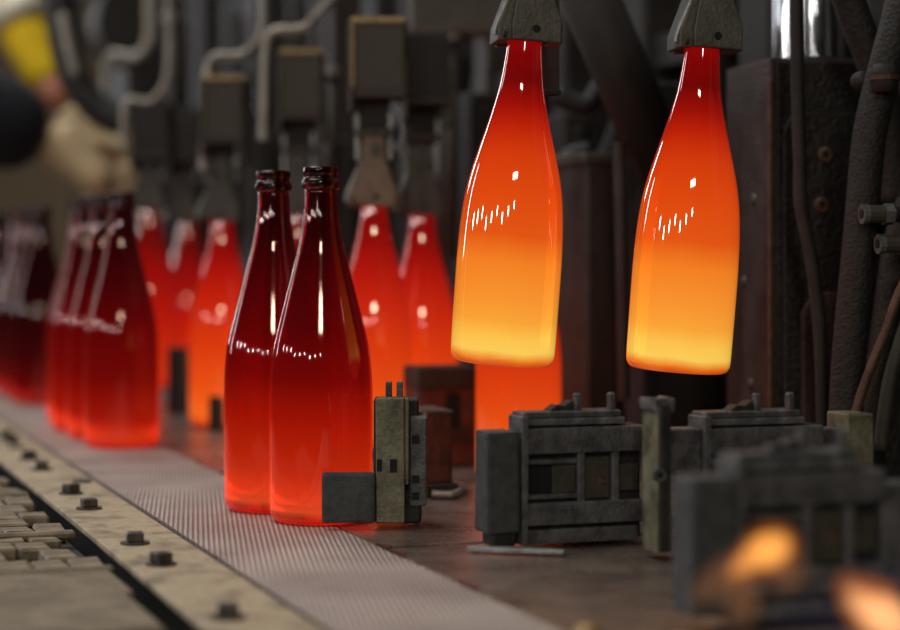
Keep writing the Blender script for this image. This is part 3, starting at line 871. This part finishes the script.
MB().lathe([(0, 0), (0.005, 0), (0.005, 0.006), (0.0085, 0.008), (0.0085, 0.018), (0, 0.020)], 16).build('knob', M['hose'], e, smooth=True).rotation_euler = (R(90), 0, 0)
MB().tube([(0, 0.0, 0), (0.02, 0.03, 0.0)], 0.004, 10, 0).build('stem', M['soot'], e)
e = empty('hose_coupling', at(884, 78, 1.74), 0, 'glossy brownish coupling with a blue glint where the upper hoses meet', 'hose fitting')
MB().lathe([(0, -0.012), (0.010, -0.012), (0.0115, -0.004), (0.0115, 0.004), (0.009, 0.012), (0, 0.012)], 18).build('coupling_body', M['soot_dark'], e, smooth=True)
MB().lathe([(0.0116, -0.002), (0.0132, -0.002), (0.0132, 0.002), (0.0116, 0.002)], 18, closed=True).build('coupling_band', M['pipe_rust'], e)

# ================================================================== MACHINE BEHIND
def slab(name, p, w_, d_, h_, mat, label, cat='machine part', rz=AZ, ribs=0, z0=0.0, top=None):
    e = empty(name, (p[0], p[1], z0), rz, label, cat)
    MB().box(0, w_, 0, d_, 0, h_, 0.004, 1).build('body', M[mat], e)
    if top:
        MB().box(-0.004, w_ + 0.004, -0.004, d_, h_ - top, h_, 0.002, 1).build('cap', M['arm_grey'], e)
    for k in range(ribs):
        x = w_ * (k + 0.5) / ribs
        MB().box(x - 0.006, x + 0.006, -0.010, 0.002, 0.01, h_ * 0.96, 0.002, 1).build('rib', M[mat], e)
    return e


# long machine frame closing the view behind the table
fr = empty('forming_machine', st(0.8, 1.16, -0.05), AZ, 'long grimy ribbed forming machine closing the view behind the bottles', 'machine')
MB().box(0, 0.25, 0, 5.3, 0, 1.5).build('frame_wall', M['machine'], fr)
for k in range(23):
    y = 0.6 + k * 0.20
    MB().box(-0.05 - 0.03 * (k % 3 == 0), 0.01, y, y + 0.05 + 0.03 * (k % 2), 0.0, 1.2 + 0.1 * (k % 4), 0.006, 1).build('frame_rib', M['machine_brown' if k % 4 == 0 else 'machine'], fr)
for z in (0.22, 0.52, 0.86):
    MB().box(-0.035, 0.01, 0.3, 5.2, z, z + 0.045, 0.004, 1).build('frame_rail', M['machine'], fr)

# mould halves and posts seen between the bottles
q = at(586, 256, 2.12); slab('mould_half', (q.x, 2.12), 0.040, 0.10, 0.335, 'machine_brown', 'tall brown curved mould half between the two hanging bottles', top=0.012)
q = at(612, 256, 2.30); slab('mould_post', (q.x, 2.30), 0.055, 0.10, 0.30, 'machine_brown', 'dim brown post just left of the right hanging bottle')
q = at(646, 256, 2.22); slab('dark_mould', (q.x, 2.22), 0.09, 0.06, 0.42, 'machine', 'dark slab behind the right hanging bottle')
q = at(565, 256, 2.45); slab('mould_slab', (q.x, 2.45), 0.035, 0.10, 0.40, 'machine', 'dark vertical slab right of the left hanging bottle', ribs=1)
q = at(470, 256, 2.62); slab('valve_block', (q.x, 2.62), 0.085, 0.10, 0.44, 'machine', 'dark valve block behind the left hanging bottle', ribs=2)
q = at(425, 256, 2.85); slab('valve_block', (q.x, 2.85), 0.07, 0.10, 0.52, 'machine', 'dark valve block behind the dark take-out arm', ribs=2)
q = at(330, 256, 2.95); slab('valve_block', (q.x, 2.95), 0.06, 0.10, 0.40, 'machine', 'dark valve block right of the nearest bottle neck', ribs=1)
q = at(255, 256, 3.15); slab('valve_block', (q.x, 3.15), 0.07, 0.10, 0.42, 'machine', 'blurred dark block behind the second bottle neck', ribs=2)
q = at(165, 256, 4.0); slab('valve_block', (q.x, 4.0), 0.10, 0.12, 0.40, 'machine', 'blurred dark block behind the red bottles on the left', ribs=2)
o = MB().tube([at(619, 142, 2.05), at(622, 260, 2.05), at(624, 400, 2.05)], 0.0065, 12, 0).build('guide_rod', M['machine_brown'])
tag(o, 'thin vertical rod left of the right hanging bottle', 'rod')

# diagonal strut and hose in the dark between the hanging bottles
e = empty('diagonal_strut', at(562, -10, 2.0), 0, 'thick dark strut slanting down between the two hanging bottles', 'strut')
a, b2 = at(578, -30, 2.0), at(672, 190, 2.10)
MB().tube([a - e.location, b2 - e.location], 0.030, 20, 0).build('strut_tube', M['machine'], e, smooth=True)
MB().tube([at(558, -30, 1.985) - e.location, at(650, 190, 2.085) - e.location], 0.006, 8, 0).build('strut_edge', M['arm_grey'], e)
hose('slack_hose', [(556, 95), (585, 105), (600, 88), (612, 70), (625, 100), (610, 150), (590, 190)], 2.25, 0.012, 'hose', 'glossy slack hose beside the left hanging bottle neck')
hose('slack_hose', [(590, 150), (565, 160), (556, 200), (566, 240), (560, 300)], 2.3, 0.010, 'hose', 'dark hose dropping right of the left hanging bottle')
# horizontal carrier over the middle
e = empty('carrier_beam', at(412, 30, 2.5), AZ * 0.3, 'dark horizontal beam with rusty lower edge at the top between arm and hanging bottle', 'beam')
MB().box(0, 0.16, 0, 0.05, 0.0, 0.11, 0.003, 1).build('beam_body', M['arm_grey'], e)
MB().box(0.0, 0.16, -0.003, 0.05, -0.004, 0.003, 0.001, 1).build('beam_edge', M['pipe_rust'], e)
e = empty('hanger_plate', at(540, 95, 1.78), AZ * 0.5, 'brown hanger plate just right of the left hanging bottle neck', 'plate')
S = 1.78 / F
MB().box(0, 20 * S, 0, 0.012, 0, 160 * S, 0.001, 1).build('plate', M['machine_brown'], e)
MB().box(-0.001, 21 * S, -0.003, 0.012, 0, 6 * S, 0.001, 1).build('plate_foot', M['machine'], e)
# vertical pipes between the arms
for i, (px, Y, r, y0, y1, lab) in enumerate(((440, 2.55, 0.012, 110, 300, 'dim grey vertical pipe right of the dark take-out arm'),
                                             (330, 2.8, 0.010, 75, 240, 'grey vertical pipe between the brass edged arm box and the next one'),
                                             (452, 2.52, 0.009, 40, 260, 'dim thin pipe left of the left hanging bottle neck'),
                                             (172, 3.36, 0.012, 20, 230, 'blurred vertical pipe over the red bottles on the left'))):
    a, b2 = at(px, y0, Y), at(px - 2, y1, Y)
    e = empty('vertical_pipe', b2, 0, lab, 'pipe')
    MB().tube([a - b2, (0, 0, 0)], r, 12, 0).build('pipe_body', M['arm_grey'], e, smooth=True)
    MB().lathe([(0, 0), (r * 1.5, 0), (r * 1.5, 0.012), (0, 0.012)], 12).build('pipe_collar', M['tube'], e).location = a - b2

# drum with guard at the upper left
q = at(120, 22, 3.75)
e = empty('drive_drum', q, 0, 'blurred dark round drum with a pale rim behind the bent tubes at the upper left', 'drum')
dr = MB().lathe([(0, 0), (0.070, 0), (0.078, 0.006), (0.082, 0.02), (0.082, 0.14), (0, 0.14)], 40).build('drum', M['machine'], e)
dr.rotation_euler = (R(90), 0, R(20)); dr.location = (0, 0.1, 0)
ri = MB().lathe([(0.066, 0.0), (0.084, 0.0), (0.084, 0.016), (0.066, 0.016)], 40, closed=True).build('drum_rim', M['arm_grey'], e)
ri.rotation_euler = (R(90), 0, R(20)); ri.location = (0, -0.03, 0)
MB().tube([(-0.08, -0.05, -0.04), (-0.06, -0.05, -0.015)], 0.018, 12, 0).build('drum_clip', M['brass'], e)
hose('black_loop_hose', [(62, -30), (61, 15), (66, 50), (78, 84), (98, 108), (124, 122)], 3.30, 0.026, 'hose', 'thick blurred black hose curving down beside the yellow sleeve')
hose('worn_lever', [(63, 14), (68, 42), (76, 76)], 3.24, 0.010, 'tube', 'pale worn lever beside the black hose at the upper left', 'lever')
slab('side_cabinet', st(4.5, 0.80), 0.15, 0.3, 0.75, 'machine', 'dark cabinet behind the blurred take-out arms on the left', z0=0.0, ribs=2)

# ================================================================== WORKER
def skin(name, verts, edges, rad, mat, parent, root=0, sub=2, loc=None):
    me = bpy.data.meshes.new(name)
    me.from_pydata([tuple(v) for v in verts], edges, [])
    me.materials.append(mat)
    o = bpy.data.objects.new(name, me)
    COL.objects.link(o)
    o.parent = parent
    md = o.modifiers.new('skin', 'SKIN'); md.use_smooth_shade = True
    sv = me.skin_vertices[0].data
    for i, r in enumerate(rad):
        r = (r, r) if not isinstance(r, tuple) else r
        sv[i].radius = r
        sv[i].use_root = (i == root)
    s = o.modifiers.new('sub', 'SUBSURF'); s.levels = sub; s.render_levels = sub
    return o


WX, WY = -1.30, 3.78
wk = empty('person', (WX, WY, FLOORZ), 0, 'worker in yellow top and navy sleeve reaching in with beige gloves, upper left', 'person')
Wp = lambda x, y, z: Vector((x - WX, y - WY, z - FLOORZ))        # world point to person space
# joints
hipL, hipR = Wp(-1.30, 3.90, 0.14), Wp(-1.30, 3.68, 0.14)
pelv = Wp(-1.31, 3.79, 0.20)
chest = Wp(-1.24, 3.79, 0.54)
neckb = Wp(-1.20, 3.79, 0.70)
headc = Wp(-1.15, 3.79, 0.83)
headt = Wp(-1.14, 3.79, 0.92)
shF, shN = Wp(-1.17, 3.96, 0.64), Wp(-1.19, 3.60, 0.62)
elF = Wp(at(2, -12, 3.86).x, 3.86, at(2, -12, 3.86).z)
wrF = Wp(at(60, 106, 3.80).x, 3.80, at(60, 106, 3.80).z)
elN = Wp(at(-60, 104, 3.50).x, 3.50, at(-60, 104, 3.50).z)
wrN = Wp(at(55, 140, 3.58).x, 3.58, at(55, 140, 3.58).z)
V_, E_, R_ = [], [], []
def jv(p, r, link=None):
    V_.append(p); R_.append(r)
    if link is not None: E_.append((link, len(V_) - 1))
    return len(V_) - 1
i0 = jv(pelv, 0.115)
i1 = jv(pelv.lerp(chest, 0.5), 0.105, i0)
i2 = jv(chest, 0.115, i1)
i3 = jv(neckb, 0.055, i2)
i4 = jv(neckb.lerp(headc, 0.6), 0.055, i3)
i5 = jv(headc, (0.075, 0.09), i4)
i6 = jv(headt, (0.06, 0.075), i5)
for (sh, el, wr) in ((shF, elF, wrF), (shN, elN, wrN)):
    a = jv(sh, 0.058, i2)
    a = jv(sh.lerp(el, 0.5), 0.050, a)
    a = jv(el, 0.042, a)
    a = jv(el.lerp(wr, 0.45), 0.040, a)
    a = jv(wr, 0.028, a)
for hp in (hipL, hipR):
    a = jv(hp, 0.085, i0)
    kn = Vector((hp.x + 0.03, hp.y, 0.47))
    a = jv(hp.lerp(kn, 0.5), 0.075, a)
    a = jv(kn, 0.055, a)
    a = jv(Vector((hp.x, hp.y, 0.28)), 0.055, a)
    a = jv(Vector((hp.x - 0.01, hp.y, 0.09)), 0.038, a)
    a = jv(Vector((hp.x + 0.08, hp.y, 0.045)), 0.038, a)
    a = jv(Vector((hp.x + 0.16, hp.y, 0.035)), 0.030, a)
skin('body', V_, E_, R_, M['skin'], wk)
# clothing
skin('yellow_top', [pelv.lerp(chest, -0.14), pelv.lerp(chest, 0.5), chest, neckb.lerp(chest, 0.25), shF, shF.lerp(elF, 0.5), elF, elF.lerp(wrF, 0.45), elF.lerp(wrF, 0.86),
                    shN, shN.lerp(elN, 0.6)],
     [(0, 1), (1, 2), (2, 3), (2, 4), (4, 5), (5, 6), (6, 7), (7, 8), (2, 9), (9, 10)],
     [0.165, 0.155, 0.150, 0.075, 0.075, 0.066, 0.058, 0.052, 0.040, 0.074, 0.068], M['yellow'], wk)
bnd = MB().tube([elF.lerp(wrF, 0.16), elF.lerp(wrF, 0.34)], 0.0585, 20, 0).build('reflective_band', M['band'], wk, smooth=True)
skin('navy_sleeve', [shN.lerp(elN, 0.12), elN, elN.lerp(wrN, 0.5), elN.lerp(wrN, 0.95)], [(0, 1), (1, 2), (2, 3)], [0.090, 0.098, 0.098, 0.070], M['navy'], wk)
tv, te, tr = [pelv, pelv.lerp(chest, 0.35)], [(0, 1)], [0.140, 0.135]
for hp in (hipL, hipR):
    b0 = len(tv)
    kn = Vector((hp.x + 0.03, hp.y, 0.47))
    tv += [hp, hp.lerp(kn, 0.5), kn, Vector((hp.x, hp.y, 0.28)), Vector((hp.x - 0.01, hp.y, 0.10))]
    tr += [0.105, 0.095, 0.080, 0.076, 0.070]
    te += [(0, b0), (b0, b0 + 1), (b0 + 1, b0 + 2), (b0 + 2, b0 + 3), (b0 + 3, b0 + 4)]
skin('trousers', tv, te, tr, M['navy'], wk)
for hp in (hipL, hipR):
    skin('boot', [Vector((hp.x - 0.01, hp.y, 0.14)), Vector((hp.x - 0.01, hp.y, 0.055)), Vector((hp.x + 0.09, hp.y, 0.05)), Vector((hp.x + 0.19, hp.y, 0.042))],
         [(0, 1), (1, 2), (2, 3)], [0.055, 0.054, 0.050, 0.038], M['hose'], wk)
# face (the worker looks at the gloves) and hair
hq = headc + Vector((0.075, 0, 0.0))
skin('nose', [hq + Vector((0.0, 0, 0.03)), hq + Vector((0.022, 0, 0.0)), hq + Vector((0.010, 0, -0.008))], [(0, 1), (1, 2)], [0.009, 0.013, 0.008], M['skin'], wk, sub=1)
skin('mouth', [hq + Vector((0.000, -0.022, -0.040)), hq + Vector((0.008, 0, -0.038)), hq + Vector((0.000, 0.022, -0.040))], [(0, 1), (1, 2)], [0.005, 0.007, 0.005], M['skin'], wk, sub=1)
for s_ in (-1, 1):
    MB().lathe([(0, -0.011), (0.008, -0.008), (0.011, 0), (0.008, 0.008), (0, 0.011)], 12).build('eye', M['white'], wk, smooth=True).location = hq + Vector((-0.004, s_ * 0.032, 0.022))
    skin('ear', [headc + Vector((0, s_ * 0.088, 0.025)), headc + Vector((0, s_ * 0.094, 0.0)), headc + Vector((0.004, s_ * 0.087, -0.022))], [(0, 1), (1, 2)], [0.011, 0.014, 0.009], M['skin'], wk, sub=1)
skin('hair', [headc + Vector((-0.045, 0, -0.02)), headc + Vector((-0.030, 0, 0.05)), headt + Vector((0.01, 0, 0.005))], [(0, 1), (1, 2)], [(0.055, 0.085), (0.075, 0.09), (0.055, 0.075)], M['hair'], wk)


def glove(wr, direction, up, side, parent, k=1.0, curl=0.5):
    """leather glove: cuff, palm and five bent fingers"""
    d = direction.normalized()
    s = (side - d * side.dot(d)).normalized()       # towards the thumb
    nn = d.cross(s).normalized()
    if nn.dot(up) < 0: nn = -nn                      # back of the hand
    V2, E2, R2 = [wr - d * 0.035 * k, wr + d * 0.01 * k, wr + d * 0.055 * k, wr + d * 0.095 * k], [(0, 1), (1, 2), (2, 3)], [0.046 * k, 0.038 * k, (0.046 * k, 0.030 * k), (0.044 * k, 0.026 * k)]
    o = skin('glove', V2, E2, R2, M['glove'], parent)
    lens = (0.072, 0.082, 0.076, 0.060)
    for i in range(4):
        off = s * (0.036 - 0.024 * i) * k
        p = wr + d * 0.090 * k + off
        c1 = (d * math.cos(curl) - nn * math.sin(curl))
        c2 = (d * math.cos(curl * 2.0) - nn * math.sin(curl * 2.0))
        c3 = (d * math.cos(curl * 2.8) - nn * math.sin(curl * 2.8))
        L_ = lens[i] * k
        p1 = p + c1 * L_ * 0.45; p2 = p1 + c2 * L_ * 0.33; p3 = p2 + c3 * L_ * 0.24
        skin('glove_finger', [p - d * 0.02 * k, p, p1, p2, p3], [(0, 1), (1, 2), (2, 3), (3, 4)], [0.013 * k, 0.0135 * k, 0.013 * k, 0.012 * k, 0.009 * k], M['glove'], o, sub=1)
    t0 = wr + d * 0.030 * k + s * 0.034 * k
    td = (d * 0.75 + s * 0.65 - nn * 0.25).normalized()
    t1 = t0 + td * 0.040 * k
    t2 = t1 + (td * 0.8 + d * 0.4 - nn * 0.3).normalized() * 0.032 * k
    skin('glove_finger', [t0 - d * 0.015 * k, t0, t1, t2], [(0, 1), (1, 2), (2, 3)], [0.017 * k, 0.017 * k, 0.015 * k, 0.011 * k], M['glove'], o, sub=1)
    return o


gF = Wp(at(120, 176, 3.78).x, 3.78, at(120, 176, 3.78).z)
gd = (gF - wrF)
glove(wrF + gd.normalized() * 0.055, gd, Vector((0.5, -0.3, 0.8)), Vector((0.6, -0.6, 0.5)), wk, 1.3, 0.5)
gN = Wp(at(86, 172, 3.60).x, 3.60, at(86, 172, 3.60).z)
gd2 = (gN - wrN)
glove(wrN + gd2.normalized() * 0.02, Vector((0.72, 0.05, -0.62)), Vector((0.4, -0.9, 0.3)), Vector((0.6, 0.3, 0.7)), wk, 1.25, 0.45)

# ================================================================== FLAMES
def flame(name, pts, rads, mat, label):
    e = empty(name, pts[0], 0, label, 'flame', 'gas flames')
    q = MB().tube([p - pts[0] for p in pts], rads, 14, 5)
    q.build('flame_tongue', mat, e, smooth=True)
    return e


def tongues(e, lst, Y):
    for pix, rads, mt in lst:
        MB().tube([at(px, py, Y) - e.location for px, py in pix], rads, 14, 4).build('flame_tongue', M[mt], e, smooth=True)


FY = 0.96
f1 = flame('gas_flame', [at(732, 574, FY), at(748, 561, FY), at(764, 552, FY), at(780, 545, FY), at(790, 540, FY)],
           [0.002, 0.0050, 0.0085, 0.0070, 0.002], M['flame'], 'bright orange blurred flame tongue at the lower right')
tongues(f1, (([(725, 580), (747, 564), (766, 551), (785, 542), (797, 537)], [0.003, 0.009, 0.0125, 0.0105, 0.003], 'flame_halo'),
             ([(690, 602), (712, 586), (736, 568), (752, 556)], [0.003, 0.009, 0.009, 0.004], 'flame_pale'),
             ([(738, 625), (744, 600), (757, 580)], [0.006, 0.010, 0.004], 'flame_pale'),
             ([(772, 588), (788, 572), (800, 556)], [0.004, 0.011, 0.004], 'flame_pale')), FY)
f2 = flame('gas_flame', [at(850, 590, FY), at(864, 604, FY), at(878, 613, FY), at(892, 622, FY), at(905, 640, FY)],
           [0.003, 0.007, 0.0100, 0.0100, 0.004], M['flame_soft'], 'pale orange blurred flame cut by the lower right corner')
tongues(f2, (([(838, 576), (858, 596), (878, 612), (910, 640)], [0.003, 0.012, 0.015, 0.006], 'flame_halo'),), FY)
f3 = flame('gas_flame', [at(770, 650, FY), at(800, 618, FY), at(840, 612, FY), at(880, 592, FY), at(930, 580, FY)],
           [0.006, 0.012, 0.014, 0.016, 0.006], M['flame_blue'], 'faint violet blue flame base at the lower right')
